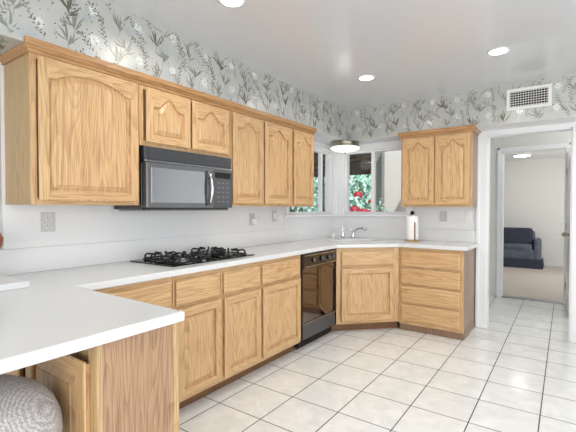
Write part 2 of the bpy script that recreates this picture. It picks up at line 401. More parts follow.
# windows
def window(name, rotz, loc, w, mulls, h=WZ1-WZ0):
    """local: x along the opening, room side is -y, origin at lower left corner on the room face"""
    r = bpy.data.objects.new(name, None); COL.objects.link(r); r.location = loc; r.rotation_euler = (0, 0, rotz); r['kind'] = 'structure'
    bm = B(); t = .028
    for a in ((0, w, 0, t), (0, w, h-t, h), (0, t, t, h-t), (w-t, w, t, h-t)): box(bm, a[0], a[1], .02, .10, a[2], a[3], bev=.003)
    for mx, mw in mulls: box(bm, mx-mw/2, mx+mw/2, .03, .08, t, h-t, bev=.003)
    build('window_frame', bm, TRIM, r)
    bm = B(); box(bm, t, w-t, .052, .056, t, h-t); build('pane', bm, GLASS, r)
    return r
window('window_1', PI/2, (0, WY0, WZ0), WY1-WY0, [(.80, .035)])
window('window_2', 0, (BX0, D, WZ0), BX1-BX0, [(.395, .05)])
bm = B()      # head casing, corner posts and stool
box(bm, 0, .022, 3.55, D, WZ1, SOFZ-.002, bev=.003); box(bm, 0, BX1+.08, D-.022, D, WZ1, SOFZ-.002, bev=.003)
box(bm, 0, .03, 3.55, D, WZ1-.004, WZ1+.022, bev=.003); box(bm, 0, BX1+.08, D-.03, D, WZ1-.004, WZ1+.022, bev=.003)
box(bm, 0, .018, WY1, D, WZ0, WZ1, bev=.003); box(bm, 0, BX0, D-.018, D, WZ0, WZ1, bev=.003)
box(bm, .018, .034, D-.034, D-.018, WZ0, WZ1)
box(bm, 0, .018, 3.56, WY0, WZ0, WZ1, bev=.003); box(bm, BX1, BX1+.07, D-.018, D, WZ0, WZ1, bev=.003)
struct('trim_1', bm, TRIM)
bm = B(); prism(bm, [(-.10, WY0), (0, WY0), (0, 3.5), (.045, 3.5), (.045, D-.045), (1.09, D-.045), (1.09, D), (0, D), (0, WY1), (-.10, WY1)], WZ0-.028, WZ0)
box(bm, BX0, BX1, D, D+.10, WZ0-.028, WZ0)
struct('window_sill', bm, TRIM).name = 'trim_2'
# backsplash
bm = B()
box(bm, 0, .02, .5, D, CT, 1.075, bev=.003); box(bm, .02, 1.79, D-.02, D, CT, 1.06, bev=.003)
box(bm, 0, .008, .858, 1.50, 1.075, 1.327, bev=.002); box(bm, 0, .004, 1.5, WY0, 1.075, 1.34)
box(bm, .0, .012, WY0-.1, D, 1.075, WZ0-.028); box(bm, 0, 1.09, D-.012, D, 1.06, WZ0-.028)
struct('trim_3', bm, SPLASH)
# doorway casings
def casing(name, x0, x1, y, z, side, wd, depth=.018, jamb=.12):
    bm = B(); s = side
    ys = sorted((y, y+s*depth)); ys2 = sorted((y, y+s*(depth+.012)))
    box(bm, x0-wd, x0, *ys, 0, z+wd, bev=.003); box(bm, x1, x1+wd, *ys, 0, z+wd, bev=.003); box(bm, x0, x1, *ys, z, z+wd, bev=.003)
    box(bm, x0-wd, x0-wd+.03, *ys2, 0, z+wd, bev=.004); box(bm, x1+wd-.03, x1+wd, *ys2, 0, z+wd, bev=.004); box(bm, x0-wd, x1+wd, *ys2, z+wd-.03, z+wd, bev=.004)
    yj = sorted((y, y-s*jamb))
    box(bm, x0, x0+.012, *yj, 0, z); box(bm, x1-.012, x1, *yj, 0, z); box(bm, x0, x1, *yj, z-.012, z)
    return struct(name, bm, TRIM)
casing('trim_4', DX0, DX1, D, DZ, -1, .10)

# hall behind and far room
HY = 6.5; HX0, HX1, HZ = 1.80, 2.56, 2.13
bm = B(); box(bm, .9, HX0, HY, HY+.12, 0, 2.51); box(bm, HX0, HX1, HY, HY+.12, HZ, 2.51); box(bm, HX1, 5.5, HY, HY+.12, 0, 2.51)
box(bm, .9, 1.0, D+.12, HY, 0, 2.51)
struct('wall_hall', bm, GREYW)
casing('trim_5', HX0, HX1, HY, HZ, -1, .06)
bm = B(); box(bm, .9, 5.5, D+.12, HY+.12, 2.45, 2.55); struct('ceiling_hall', bm, WHITE)
bm = B(); box(bm, .0, 4.2, HY+.06, 10.7, -.06, .006); struct('floor_carpet', bm, CARPET)
bm = B(); box(bm, .0, 4.2, 10.6, 10.7, 0, 2.5); box(bm, -.1, 0, HY+.12, 10.7, 0, 2.5); box(bm, 0, .9, HY, HY+.12, 0, 2.5)
box(bm, 4.2, 4.3, HY+.12, 10.7, 0, 2.5)
struct('wall_far_room', bm, GREYW)
bm = B(); box(bm, -.1, 4.3, HY+.12, 10.7, 2.44, 2.54); struct('ceiling_far_room', bm, WHITE)
bm = B(); box(bm, .0, 4.2, 10.59, 10.6, .72, .745, bev=.002); box(bm, .0, 4.2, 10.588, 10.6, 0, .06, bev=.003)
struct('baseboard_far_room', bm, GREYW)
bm = B(); box(bm, HX0, HX1, HY-.01, HY+.10, 0, .012, bev=.003); struct('trim_6', bm, STEEL)

# open door leaf on the hall's right jamb
t = bpy.data.objects.new('door_1', None); COL.objects.link(t); t.location = (2.575, HY-.03, .012); t.rotation_euler = (0, 0, math.radians(-87)); t['kind'] = 'structure'
bm = B(); box(bm, 0, .75, 0, .035, 0, 2.05, bev=.003)
build('door_leaf', bm, TRIM, t)
bm = B(); cyl(bm, (.69, -.03, .98), .012, .05, 'Y', 12); tb = B(); bmesh.ops.create_uvsphere(tb, u_segments=16, v_segments=10, radius=.027); join(bm, tb, 0, Matrix.Translation((.69, -.06, .98))); build('door_knob', bm, BRASS, t)
bm = B(); [cyl(bm, (-.004, .0, z), .008, .09, 'Z', 10) for z in (.25, 1.05, 1.8)]; build('hinge', bm, STEEL, t)

# ------------------------------------------------------------------ cabinets
def loop(w, h, d, kind, A, n=28, z0=0):
    """closed loop of points (x,z) of a panel opening inset d: bottom, right, top (arched), left"""
    x0, x1, b = d, w-d, d; top = h-d
    pts = [(x0+(x1-x0)*i/n, b) for i in range(n)]
    pts += [(x1, b+(top-A-b)*i/6) for i in range(6)]
    for i in range(n+1):
        s = 1-2*i/n
        if kind == 'arch': f = (1-(s/.86)**2)**.8 if abs(s) < .86 else 0
        elif kind == 'ogee': f = .5*(1+math.cos(PI*s/.74)) if abs(s) < .74 else 0
        else: f = 0
        pts.append((w/2+s*(x1-x0)/2, top-A+A*f))
    pts += [(x0, top-A-(top-A-b)*i/6) for i in range(1, 6)]
    return pts
def outer(w, h, d, n=28):
    pts = [(d+(w-2*d)*i/n, d) for i in range(n)]
    pts += [(w-d, d+(h-2*d)*i/6) for i in range(6)]
    pts += [(w/2+(1-2*i/n)*(w-2*d)/2, h-d) for i in range(n+1)]
    pts += [(d, h-d-(h-2*d)*i/6) for i in range(1, 6)]
    return pts
def panel_door(w, h, kind='square', A=0, st=.05, t=.024):
    bm = B()
    L = [(outer(w, h, .011), 0), (outer(w, h, .011), -t*.4), (outer(w, h, 0), -t+.005), (outer(w, h, .004), -t+.001), (outer(w, h, .008), -t)]
    for d, y in ((st, -t), (st+.003, -t+.004), (st+.004, -t+.016), (st+.012, -t+.018), (st+.014, -t+.015), (st+.036, -t+.004), (st+.037, -t+.001)):
        L.append((loop(w, h, d, kind, A), y))
    R = [[bm.verts.new((x, y, z)) for x, z in pts] for pts, y in L]; m = len(R[0])
    for li, (a, b) in enumerate(zip(R, R[1:])):
        for k in range(m):
            f = bm.faces.new((a[k], a[(k+1) % m], b[(k+1) % m], b[k]))
            c = f.calc_center_median()
            if li == 4 and (c.z < st or c.z > h-st-A) and st*.9 < c.x < w-st*.9: f.material_index = 1
    bm.faces.new(R[0][::-1]); bm.faces.new(R[-1])
    return bm
def drawer_front(w, h, t=.02):
    bm = B(); R = []
    for d, y in ((.011, 0), (.011, -t*.4), (0, -t+.009), (.003, -t+.006), (.011, -t+.002), (.016, -t)):
        R.append([bm.verts.new((x, y, z)) for x, z in ((d, d), (w-d, d), (w-d, h-d), (d, h-d))])
    for a, b in zip(R, R[1:]):
        for k in range(4): bm.faces.new((a[k], a[(k+1) % 4], b[(k+1) % 4], b[k]))
    bm.faces.new(R[0][::-1]); bm.faces.new(R[-1]); return bm
def frame_mesh(w, z0, z1, dep, stiles, rails, ft=.018):
    bm = B(); y0, y1 = -dep, -dep+ft
    for a, b in stiles: box(bm, a, b, y0, y1, z0, z1, 0, .0008)
    for a, b in rails: box(bm, 0.002, w-.002, y0+.0006, y1, a, b, 1, .0008)
    return bm
def cabinet(name, label, cat, loc, rotz, w, z0, z1, dep, doors=(), drawers=(), kick=False, group=None, side=OAKP, stiles=None, rails=None):
    """local: width +x, wall at y=0, front at y=-dep.  doors: (x, z, w, h, kind, arch)"""
    t = thing(name, label, cat, loc, rotz, group)
    bm = B(); box(bm, 0.0006, w-.0006, -dep+.018, 0, z0, z1); build('body', bm, side, t)
    if stiles is None: stiles = [(0.0006, .035), (w-.035, w-.0006)]
    if rails is None: rails = [(z0, z0+.035), (z1-.035, z1)]
    build('face_frame', frame_mesh(w, z0, z1, dep, stiles, rails), [OAK, OAKH], t)
    for x, z, dw, dh, kind, A in doors:
        build('door', panel_door(dw, dh, kind, A), [OAK, OAKH], t, (x, -dep-.0008, z))
    for x, z, dw, dh in drawers:
        build('drawer', drawer_front(dw, dh), OAKH, t, (x, -dep-.0008, z))
    if kick:
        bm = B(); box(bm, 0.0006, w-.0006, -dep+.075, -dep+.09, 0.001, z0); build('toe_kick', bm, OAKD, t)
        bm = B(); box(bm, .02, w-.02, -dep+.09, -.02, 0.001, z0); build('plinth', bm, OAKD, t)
    return t
Q = PI/2; UD = .33; UZ0, UZ1 = 1.325, 2.11
def upper(y0, y1, z0, doors, label):
    w = y1-y0; st = [(0.0006, .03), (w-.03, w-.0006)]
    for a, b in zip(doors, doors[1:]): st.append((a[1]-y0-.006, b[0]-y0+.006))
    ds = []
    for a, b, dz0, dz1, kind, A in doors: ds.append((a-y0, dz0, b-a, dz1-dz0, kind, A))
    return cabinet('wall_cabinet', label, 'cabinet', (0, y0, 0), Q, w, z0, UZ1, UD, ds, stiles=st, group='oak cabinets hung along the left wall')
upper(.875, 1.500, UZ0, [(.905, 1.480, 1.345, 2.094, 'arch', .055)], 'largest oak wall cabinet with one wide arched door, nearest the camera left of the microwave')
upper(1.502, 2.328, 1.712, [(1.540, 1.905, 1.735, 2.092, 'ogee', .07), (1.922, 2.305, 1.735, 2.092, 'ogee', .07)], 'short oak wall cabinet with two small doors directly above the black microwave')
upper(2.330, 3.205, UZ0, [(2.350, 2.745, 1.345, 2.092, 'ogee', .068), (2.765, 3.180, 1.345, 2.092, 'ogee', .068)], 'tall oak wall cabinet with two cathedral doors just right of the microwave')
upper(3.207, 3.624, UZ0, [(3.228, 3.600, 1.345, 2.092, 'ogee', .068)], 'narrow oak wall cabinet with one door ending the left run beside the window')
CROWN = [(.0008, 2.100), (.009, 2.100), (.011, 2.114), (.022, 2.122), (.030, 2.130), (.030, 2.139), (.0008, 2.139)]
bm = B(); sweep(bm, [(0.002, .874), (UD, .874), (UD, 3.626)], CROWN)
box(bm, SX+.0012, SX+.017, .843, 3.632, 2.132, 2.165, 0, .003)
tag(build('crown_moulding', bm, AMBER), 'long oak crown moulding along the tops of the left wall cabinets', 'moulding')

# back wall cabinet
bw = cabinet('wall_cabinet', 'oak wall cabinet with two cathedral doors on the back wall between window and doorway', 'cabinet', (1.030, D, 0), 0, .745, UZ0, UZ1, UD,
        [(.022, 1.345, .345, .74, 'ogee', .068), (.375, 1.345, .350, .74, 'ogee', .068)], side=OAKS, stiles=[(.0006, .03), (.36, .385), (.715, .7444)])
bm = B(); sweep(bm, [(1.029, D-.002), (1.029, D-UD), (1.776, D-UD), (1.776, D-.002)], CROWN)
box(bm, 1.003, 1.802, D-UD-.028, SY-.0012, 2.1385, 2.162, 0, .003)
tag(build('crown_moulding', bm, AMBERX), 'short oak crown moulding on top of the two-door back wall cabinet', 'moulding')

# base cabinets, left run
BD = .61; KZ = .09
def base(y0, y1, doors, drawers, label):
    w = y1-y0
    return cabinet('base_cabinet', label, 'cabinet', (0, y0, 0), Q, w, KZ, CB-.001, BD,
        [(a-y0, .115, b-a, .565, 'square', 0) for a, b in doors], [(a-y0, .70, b-a, .16) for a, b in drawers], kick=True,
        group='oak base cabinets along the left wall', rails=[(KZ, .13), (.67, .71), (.85, CB-.001)])
base(.96, 1.533, [(1.02, 1.515)], [(1.02, 1.520)], 'oak base cabinet in the corner behind the peninsula, below the left end of the cooktop')
base(1.535, 1.944, [(1.552, 1.930)], [(1.552, 1.930)], 'oak base cabinet with drawer and door, first clear of the peninsula under the cooktop')
base(1.946, 2.376, [(1.962, 2.362)], [(1.962, 2.362)], 'middle oak base cabinet of the left run, under the right half of the cooktop')
base(2.378, 2.950, [(2.390, 2.925)], [(2.390, 2.925)], 'widest oak base cabinet with drawer and door immediately left of the dishwasher')

# sink base on the diagonal
P0 = Vector((.61, 3.605)); P1 = Vector((1.11, 4.108)); WD = (P1-P0).length; ang = math.atan2(P1.y-P0.y, P1.x-P0.x)
t = thing('sink_cabinet', 'diagonal oak corner cabinet with false drawer and one door below the sink', 'cabinet', (P0.x, P0.y, 0), ang)
def inv(p):
    v = Vector(p)-P0; return (v.x*math.cos(-ang)-v.y*math.sin(-ang), v.x*math.sin(-ang)+v.y*math.cos(-ang))
bm = B(); poly = [inv(p) for p in ((.61, 3.605), (1.11, 4.108), (1.11, D-.02), (.03, D-.02), (.03, 3.605))]
poly[0] = (poly[0][0], .018); poly[1] = (poly[1][0], .018)
prism(bm, poly, KZ, .70); build('body', bm, OAKP, t)
build('face_frame', frame_mesh(WD, KZ, CB-.001, 0, [(.0, .062), (WD-.062, WD)], [(KZ, .135), (.67, .71), (.85, CB-.001)]), [OAK, OAKH], t)
build('door', panel_door(WD-.125, .555), [OAK, OAKH], t, (.0625, -.0008, .12))
build('drawer', drawer_front(WD-.125, .155), OAKH, t, (.0625, -.0008, .70))
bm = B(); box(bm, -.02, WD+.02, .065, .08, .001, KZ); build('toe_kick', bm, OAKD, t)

# drawer stack at the back wall
t = cabinet('drawer_cabinet', 'oak cabinet with a stack of four drawers beside the doorway', 'cabinet', (1.112, D, 0), 0, .645, .075, CB-.001, BD, [],
    [(.022, .690, .592, .168), (.022, .500, .592, .170), (.022, .306, .592, .174), (.022, .110, .592, .176)], side=OAKS,
    stiles=[(.0006, .03), (.612, .6444)], rails=[(.075, .12), (.85, CB-.001), (.66, .70), (.47, .51), (.28, .32)])
bm = B(); box(bm, .0, .647, -BD+.03, -BD+.045, .001, .075); box(bm, .630, .648, -BD+.045, -.01, .001, .075); build('toe_kick', bm, OAKS, t)

# peninsula cabinet facing the dining side
PX = 1.41
t = thing('peninsula_cabinet', 'oak peninsula cabinet with bold-grained end panel and doors facing the stool', 'cabinet', (PX, .93, 0), 0)
bm = B(); box(bm, -1.36, -.0205, -.2885, -.0, .0, CB-.001); build('body', bm, OAKP, t)
bm = B(); box(bm, -.02, 0, -.288, -.022, .001, CB-.001); build('end_panel', bm, OAKE, t)['label'] = 'brown cathedral-grained end panel'
bm = B(); box(bm, -.02, .003, -.022, .002, .001, CB-.001, 0, .001); build('corner_stile', bm, OAKP, t)
bm = B(); box(bm, -.05, .002, -.305, -.2885, .001, CB-.001, 0, .001)
box(bm, -.50, -.44, -.305, -.289, .09, CB-.001); box(bm, -1.0, -.94, -.305, -.289, .09, CB-.001); box(bm, -1.36, -1.31, -.305, -.289, .09, CB-.001)
box(bm, -1.36, -.05, -.304, -.289, .001, .12); box(bm, -1.36, -.05, -.304, -.289, .86, CB-.001)
build('face_frame', bm, OAKP, t)
for x, wd in ((-.455, .425), (-.945, .43), (-1.33, .33)):
    build('door', panel_door(wd, .738, 'square', 0, .055, .022), [OAK, OAKH], t, (x, -.3058, .098))

# ------------------------------------------------------------------ worktop (one continuous piece with a sink cut-out)
CE = .028
outl = [(0.002, .18), (1.435, .18), (1.435, .94), (.64, .94), (.64, 3.592), (1.121, 4.078), (1.80, 4.078), (1.80, D-.002), (.002, D-.002)]
sc = Vector((.585, 4.13)); ux = Vector((math.cos(ang), math.sin(ang))); uy = Vector((-ux.y, ux.x))
def rrect(w, d, r, n=6, c=sc):
    pts = []
    for cx_, cy_, a0 in ((w/2-r, d/2-r, 0), (-w/2+r, d/2-r, PI/2), (-w/2+r, -d/2+r, PI), (w/2-r, -d/2+r, 1.5*PI)):
        for i in range(n+1):
            a = a0+PI/2*i/n; p = c+ux*(cx_+r*math.cos(a))+uy*(cy_+r*math.sin(a)); pts.append((p.x, p.y))
    return pts
hole = rrect(.56, .38, .05)
bm = B()
def ring_edges(bm, pts, z):
    vs = [bm.verts.new((x, y, z)) for x, y in pts]; return vs, [bm.edges.new((vs[i], vs[(i+1) % len(vs)])) for i in range(len(vs))]
def inset_out(d):
    o = list(outl); return [(outl[0][0], o[0][1]+d), (o[1][0]-d, o[1][1]+d), (o[2][0]-d, o[2][1]-d), (o[3][0]-d, o[3][1]-d), (o[4][0]-d, o[4][1]+.4*d),
        (o[5][0]-.4*d, o[5][1]+d), (o[6][0]-d, o[6][1]+d), (o[7][0]-d, o[7][1]), o[8]]
rings = []
for d, z in ((.005, CT), (.0015, CT-.002), (0, CT-.005), (0, CB+.006), (.002, CB+.002), (.006, CB)):
    rings.append(ring_edges(bm, inset_out(d), z))
ht = ring_edges(bm, hole, CT); hb = ring_edges(bm, hole, CB)
bmesh.ops.triangle_fill(bm, edges=rings[0][1]+ht[1], use_beauty=True); bmesh.ops.triangle_fill(bm, edges=rings[-1][1]+hb[1], use_beauty=True)
for (a, _), (b, _) in zip(rings, rings[1:]):
    for i in range(len(a)): bm.faces.new((a[i], a[(i+1) % len(a)], b[(i+1) % len(a)], b[i]))
for i in range(len(ht[0])): bm.faces.new((ht[0][i], ht[0][(i+1) % len(hole)], hb[0][(i+1) % len(hole)], hb[0][i]))
tag(build('worktop', bm, CORIAN), 'continuous white worktop running from peninsula past cooktop and sink to doorway', 'worktop')
# sink
t = thing('sink', 'white drop-in sink set in the diagonal corner of the worktop', 'sink', (sc.x, sc.y, CT-.16))
bm = B(); R = []
for w_, d_, r_, z_ in ((.62, .44, .06, CT+.0006), (.615, .435, .06, CT+.005), (.56, .375, .05, CT+.005), (.54, .36, .05, CT-.0), (.50, .32, .06, CT-.15), (.40, .24, .06, CT-.16)):
    R.append([bm.verts.new((x-sc.x, y-sc.y, z_-(CT-.16))) for x, y in rrect(w_, d_, r_)])
for a, b in zip(R, R[1:]):
    for i in range(len(a)): f = bm.faces.new((a[i], a[(i+1) % len(a)], b[(i+1) % len(a)], b[i])); f.smooth = True
bm.faces.new(R[-1]); build('basin', bm, CORIAN, t)
bm = B(); cyl(bm, (0, 0, .002), .04, .004, n=24); build('drain', bm, CHROME, t)

# small raised white slab at the far left on the counter
bm = B(); box(bm, .004, .50, .25, .80, CT+.0006, CT+.031, 0, .005)
tag(build('counter_slab', bm, CORIAN), 'raised white slab lying on the worktop at the left edge', 'counter slab')
bm = B(); prof = [(.0, 0), (.035, 0), (.04, .01), (.022, .04), (.018, .07), (.05, .11), (.078, .155), (.08, .19), (.06, .235), (.03, .26), (.022, .28), (.03, .295), (.0, .295)]
lathe(bm, prof)
tag(build('wooden_vase', bm, VASEW, None, (.16, .726, CT+.0316)), 'round brown turned wooden vase cut off by the left edge', 'vase')

# ------------------------------------------------------------------ dishwasher
t = thing('dishwasher', 'black built-in dishwasher with glossy reflecting door', 'dishwasher', (0, 2.958, 0), Q)
W = .638
bm = B(); box(bm, .01, W-.01, -.575, -.02, .02, .885); build('body', bm, DARK, t)
bm = B(); box(bm, .006, W-.006, -.635, -.578, .752, .885, 0, .005); box(bm, .0, .006, -.628, -.58, .1, .885); box(bm, W-.006, W, -.628, -.58, .1, .885)
build('control_panel', bm, BLACK, t)
bm = B(); box(bm, .03, W-.03, -.6375, -.6345, .765, .770); box(bm, .03, W-.03, -.6375, -.6345, .868, .873); build('panel_trim', bm, CHROME, t)
for x in (.18, .33, .47, .54):
    bm = B(); cyl(bm, (0, -.010, 0), .020 if x < .5 else .014, .022, 'Y', 24, bev=.003); build('knob', bm, BGREY, t, (x, -.636, .82))
bm = B(); box(bm, .012, W-.012, -.618, -.578, .250, .748, 0, .003); build('door', bm, MIRK, t)
bm = B(); box(bm, .008, W-.008, -.628, -.58, .235, .249, 0, .002); build('trim_strip', bm, STEEL, t)
bm = B(); box(bm, .012, W-.012, -.622, -.58, .10, .233, 0, .003); build('lower_panel', bm, BGREY, t)
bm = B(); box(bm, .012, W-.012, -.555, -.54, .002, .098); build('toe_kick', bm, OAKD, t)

# ------------------------------------------------------------------ microwave
t = thing('microwave', 'black over-the-range microwave hung between the left wall cabinets', 'microwave', (0, 1.519, 1.298), Q)
W = .80; FD = .352; HH = .41
bm = B(); box(bm, 0, W, -FD+.03, -.003, 0, HH, 0, .003); build('body', bm, BLACK, t)
bm = B(); box(bm, .0, W, -FD-.004, -FD+.03, HH-.085, HH, 0, .004); build('vent_cover', bm, MGREY, t)
bm = B()
for i in range(5): box(bm, .03, W-.012, -FD-.010, -FD-.003, HH-.075+i*.013, HH-.069+i*.013, 0, .001)
build('vent_grille', bm, BGREY, t)
bm = B(); box(bm, 0, W, -FD-.012, -FD+.02, HH-.100, HH-.087, 0, .003); build('trim_strip', bm, STEEL, t)['label'] = 'silver strip'
bm = B(); box(bm, 0.004, .585, -FD-.022, -FD+.028, .012, HH-.103, 0, .006); build('door', bm, MWG, t)
bm = B(); box(bm, .04, .50, -FD-.0235, -FD-.02, .045, HH-.135, 0, .0012); build('door_window', bm, MIRG, t)
bm = B()
pts = bez((.545, -FD-.02, .04), (.552, -FD-.085, .155), (.545, -FD-.02, .275), 14); tube(bm, pts, .011, 10); build('handle', bm, CHROME, t)
bm = B(); pts = bez((.518, -FD-.018, .03), (.522, -FD-.05, .155), (.518, -FD-.018, .285), 14); tube(bm, pts, .012, 10); build('handle_backing', bm, BLACK, t)
bm = B(); box(bm, .588, W, -FD-.016, -FD+.028, .012, HH-.103, 0, .005); build('control_panel', bm, BGREY, t)
bm = B(); box(bm, .61, W-.02, -FD-.0175, -FD-.015, .24, .285, 0, .0006); build('display', bm, GLASSK, t)
KEYM = plain('grey_keys', srgb(118, 122, 128), .5)
for r in range(5):
    for c in range(3):
        bm = B(); box(bm, -.013, .013, -.0015, .001, -.005, .005, 0, .0005)
        build('button', bm, KEYM, t, (.645+c*.05, -FD-.0165, .06+r*.036))
bm = B(); box(bm, .02, W-.02, -FD+.01, -.03, -.010, -.0, 0, .003); build('underside_panel', bm, STEEL, t)

# ------------------------------------------------------------------ cooktop
t = thing('cooktop', 'black glass gas cooktop with four cast iron grates', 'cooktop', (.06, 1.60, CT+.0006))
CW, CD = .80, .475
bm = B(); box(bm, 0, CD, 0, CW, 0, .008, 0, .003); build('glass_top', bm, GLASSK, t)
def burner(cx, cy, r):
    bm = B(); lathe(bm, [(0, .009), (r*.62, .009), (r*.60, .016), (r*.5, .020), (.0, .020)], 28, 0, (0, 0, 0)); lathe(bm, [(0, .0205), (r*.42, .0205), (r*.42, .027), (r*.38, .031), (0, .031)], 28, 0)
    b = build('burner', bm, STEEL, t, (cx, cy, 0))
    bm = B(); g = .105
    pts = []
    for a0 in range(4):
        for i in range(5):
            a = PI/2*a0+PI/2*i/4; pts.append((math.copysign(g-.03, math.cos(PI/2*a0+.78))+.03*math.cos(a), math.copysign(g-.03, math.sin(PI/2*a0+.78))+.03*math.sin(a), .016))
    tube(bm, pts+[pts[0]], .0065, 8)
    for k in range(4):
        a = PI/2*k; c, s_ = math.cos(a), math.sin(a)
        tube(bm, [(g*c, g*s_, .012), (g*.98*c, g*.98*s_, .044), (g*.86*c, g*.86*s_, .052), (g*.30*c, g*.30*s_, .048)], .0068, 8)
        a += PI/4; c, s_ = math.cos(a), math.sin(a); q = 1.22
        tube(bm, [(g*q*c, g*q*s_, .009), (g*q*c, g*q*s_, .040), (g*q*.9*c, g*q*.9*s_, .050), (g*.72*c, g*.72*s_, .046)], .0068, 8)
    build('grate', bm, IRON, t, (cx, cy, 0))
for cx, cy, r in ((.13, .19, .055), (.35, .17, .07), (.13, .62, .06), (.35, .63, .05)): burner(cx, cy, r)
for i, (x, y) in enumerate(((.10, .40), (.19, .40), (.28, .40), (.37, .40))):
    bm = B(); cyl(bm, (0, 0, .015), .021, .012, n=20); cyl(bm, (0, 0, .027), .016, .022, n=20, bev=.003); box(bm, -.004, .004, -.015, .015, .03, .045, 0, .001)
    build('knob', bm, BLACK, t, (x, y, 0))

# ------------------------------------------------------------------ faucet, soap cup, towel holder
t = thing('faucet', 'chrome single-lever faucet behind the sink in the corner', 'faucet', (.385, 4.355, CT+.0006), ang)
bm = B(); box(bm, -.12, .12, -.028, .028, 0, .012, 0, .005); build('base_plate', bm, CHROME, t)
bm = B(); lathe(bm, [(0, .012), (.024, .012), (.024, .03), (.019, .05), (.019, .085), (.012, .10), (0, .102)], 20, 0, (.06, 0, 0))
tube(bm, bez((.06, 0, .07), (.09, -.03, .135), (.15, -.12, .135), 10)+[Vector((.17, -.15, .125))], [.013]*8+[.012, .014, .018, .018], 12); build('spout', bm, CHROME, t)
bm = B(); lathe(bm, [(0, .012), (.022, .012), (.022, .04), (.016, .07), (.014, .11), (.008, .135), (.009, .15), (0, .153)], 20, 0, (-.07, 0, 0)); build('side_sprayer', bm, CHROME, t)
bm = B(); tube(bm, [(.06, 0, .098), (.03, .01, .115), (-.01, .02, .122)], [.008, .007, .006], 8); build('lever', bm, CHROME, t)
bm = B(); lathe(bm, [(0, 0), (.022, 0), (.027, .045), (.029, .055), (.025, .055), (.020, .008), (0, .008)], 24)
tag(build('cup', bm, IVORY, None, (.20, 4.30, CT+.0006)), 'small white cup on the worktop left of the faucet', 'cup')
t = thing('paper_towel_holder', 'wooden paper towel stand on the worktop below the back wall cabinet', 'paper towel holder', (1.125, 4.50, CT+.0006))
bm = B(); lathe(bm, [(0, 0), (.086, 0), (.090, .006), (.088, .014), (.05, .018), (0, .018)], 40); build('base', bm, OAK, t)
bm = B(); cyl(bm, (0, 0, .16), .008, .30, n=14); build('pole', bm, OAK, t)
bm = B(); lathe(bm, [(0, .305), (.020, .305), (.024, .315), (.022, .335), (.012, .345), (0, .347)], 20); build('finial', bm, DARK, t)
bm = B(); tube(bm, [(.05, -.062, .014), (.05, -.062, .22)], .0065, 10); build('guide_rod', bm, VASEW, t)
bm = B(); lathe(bm, [(.02, 0), (.068, 0), (.070, .004), (.070, .268), (.068, .272), (.02, .272), (.02, 0)], 40)
tag(build('paper_towel_roll', bm, PAPER, None, (1.125, 4.50, CT+.0196)), 'white paper towel roll standing on its wooden holder', 'paper towel')

# ------------------------------------------------------------------ outlets and switches
def outlet(label, loc, rotz, kind, wd=.075, plate=PLATE):
    t = thing('wall_outlet' if kind == 'o' else 'light_switch', label, 'outlet' if kind == 'o' else 'switch', loc, rotz)
    bm = B(); box(bm, -wd/2, wd/2, -.006, 0, -.059, .059, 0, .002); build('cover_plate', bm, plate, t)
    if kind == 'o':
        for z in (-.024, .024):
            bm = B(); cyl(bm, (0, -.007, 0), .017, .004, 'Y', 20); r = build('receptacle', bm, PLATE2, t, (0, 0, z))
            bm = B(); box(bm, -.008, -.0055, -.0098, -.0088, -.002, .009); box(bm, .0055, .008, -.0098, -.0088, -.002, .009); cyl(bm, (0, -.0093, -.008), .0025, .001, 'Y', 10)
            build('slot', bm, DARK, r)
    else:
        n = 2 if wd > .1 else 1
        for i in range(n):
            bm = B(); box(bm, -.014, .014, -.010, -.005, -.032, .032, 0, .002); build('rocker', bm, IVORY, t, ((i-(n-1)/2)*.046, 0, 0))
    return t
outlet('double outlet in a grey plate under the largest wall cabinet', (.0088, 1.09, 1.222), Q, 'o', .078)
t = outlet('outlet with a white plug on the left backsplash right of the microwave', (.005, 2.985, 1.20), Q, 'o', .075)
bm = B(); box(bm, -.026, .026, -.045, -.011, -.058, .002, 0, .006)
tag(build('plug_adapter', bm, IVORY, None, (.005, 2.985, 1.20), Q), 'white plug-in adapter in the outlet right of the microwave', 'plug')
outlet('single light switch on the left wall nearest the window', (.005, 3.35, 1.225), Q, 's', .072)
outlet('outlet in a grey plate on the back wall below the cabinet', (1.415, D-.001, 1.215), 0, 'o', .078)
outlet('white switch on the back wall beside the doorway', (1.683, D-.001, 1.212), 0, 's', .075, IVORY)

# ------------------------------------------------------------------ ceiling lights, vent, corner lamp
def can(x, y, label, e=4.6):
    t = thing('recessed_light', label, 'ceiling light', (x, y, H), 0, 'recessed ceiling lights')
    bm = B(); lathe(bm, [(.062, -.0006), (.082, -.0006), (.081, -.005), (.065, -.007), (.062, -.003)], 40); build('trim_ring', bm, TRIM, t)
    bm = B(); cyl(bm, (0, 0, -.003), .063, .004, n=40); build('lens', bm, LAMPON, t)
    l = bpy.data.lights.new('can_beam', 'AREA'); l.shape = 'DISK'; l.size = .13; l.energy = e; l.spread = math.radians(155); l.color = (1, .95, .87)
    lo = bpy.data.objects.new('can_beam', l); COL.objects.link(lo); lo.parent = t; lo.location = (0, 0, -.012)
can(.955, 1.70, 'recessed ceiling light above the cooktop, nearest the camera at the top edge')
can(1.034, 3.42, 'recessed ceiling light nearest the corner window')
can(2.125, 3.44, 'recessed ceiling light nearest the air vent and doorway')
can(2.125, 1.70, 'added recessed ceiling light overhead, just right of the peninsula end and out of frame', 5)  # this and the next three are out of view, added to light the room
can(3.30, 3.44, 'added recessed ceiling light farthest right, out of frame beside the doorway', 5)
can(3.30, .60, 'added unseen recessed ceiling light behind and right of the camera', 5)
can(2.0, -.6, 'added unseen recessed ceiling light behind the camera over the dining side', 5)
t = thing('air_vent', 'white rectangular air vent grille in the papered soffit above the doorway', 'vent', (2.262, SY, 2.366))
vw, vh = .37, .205
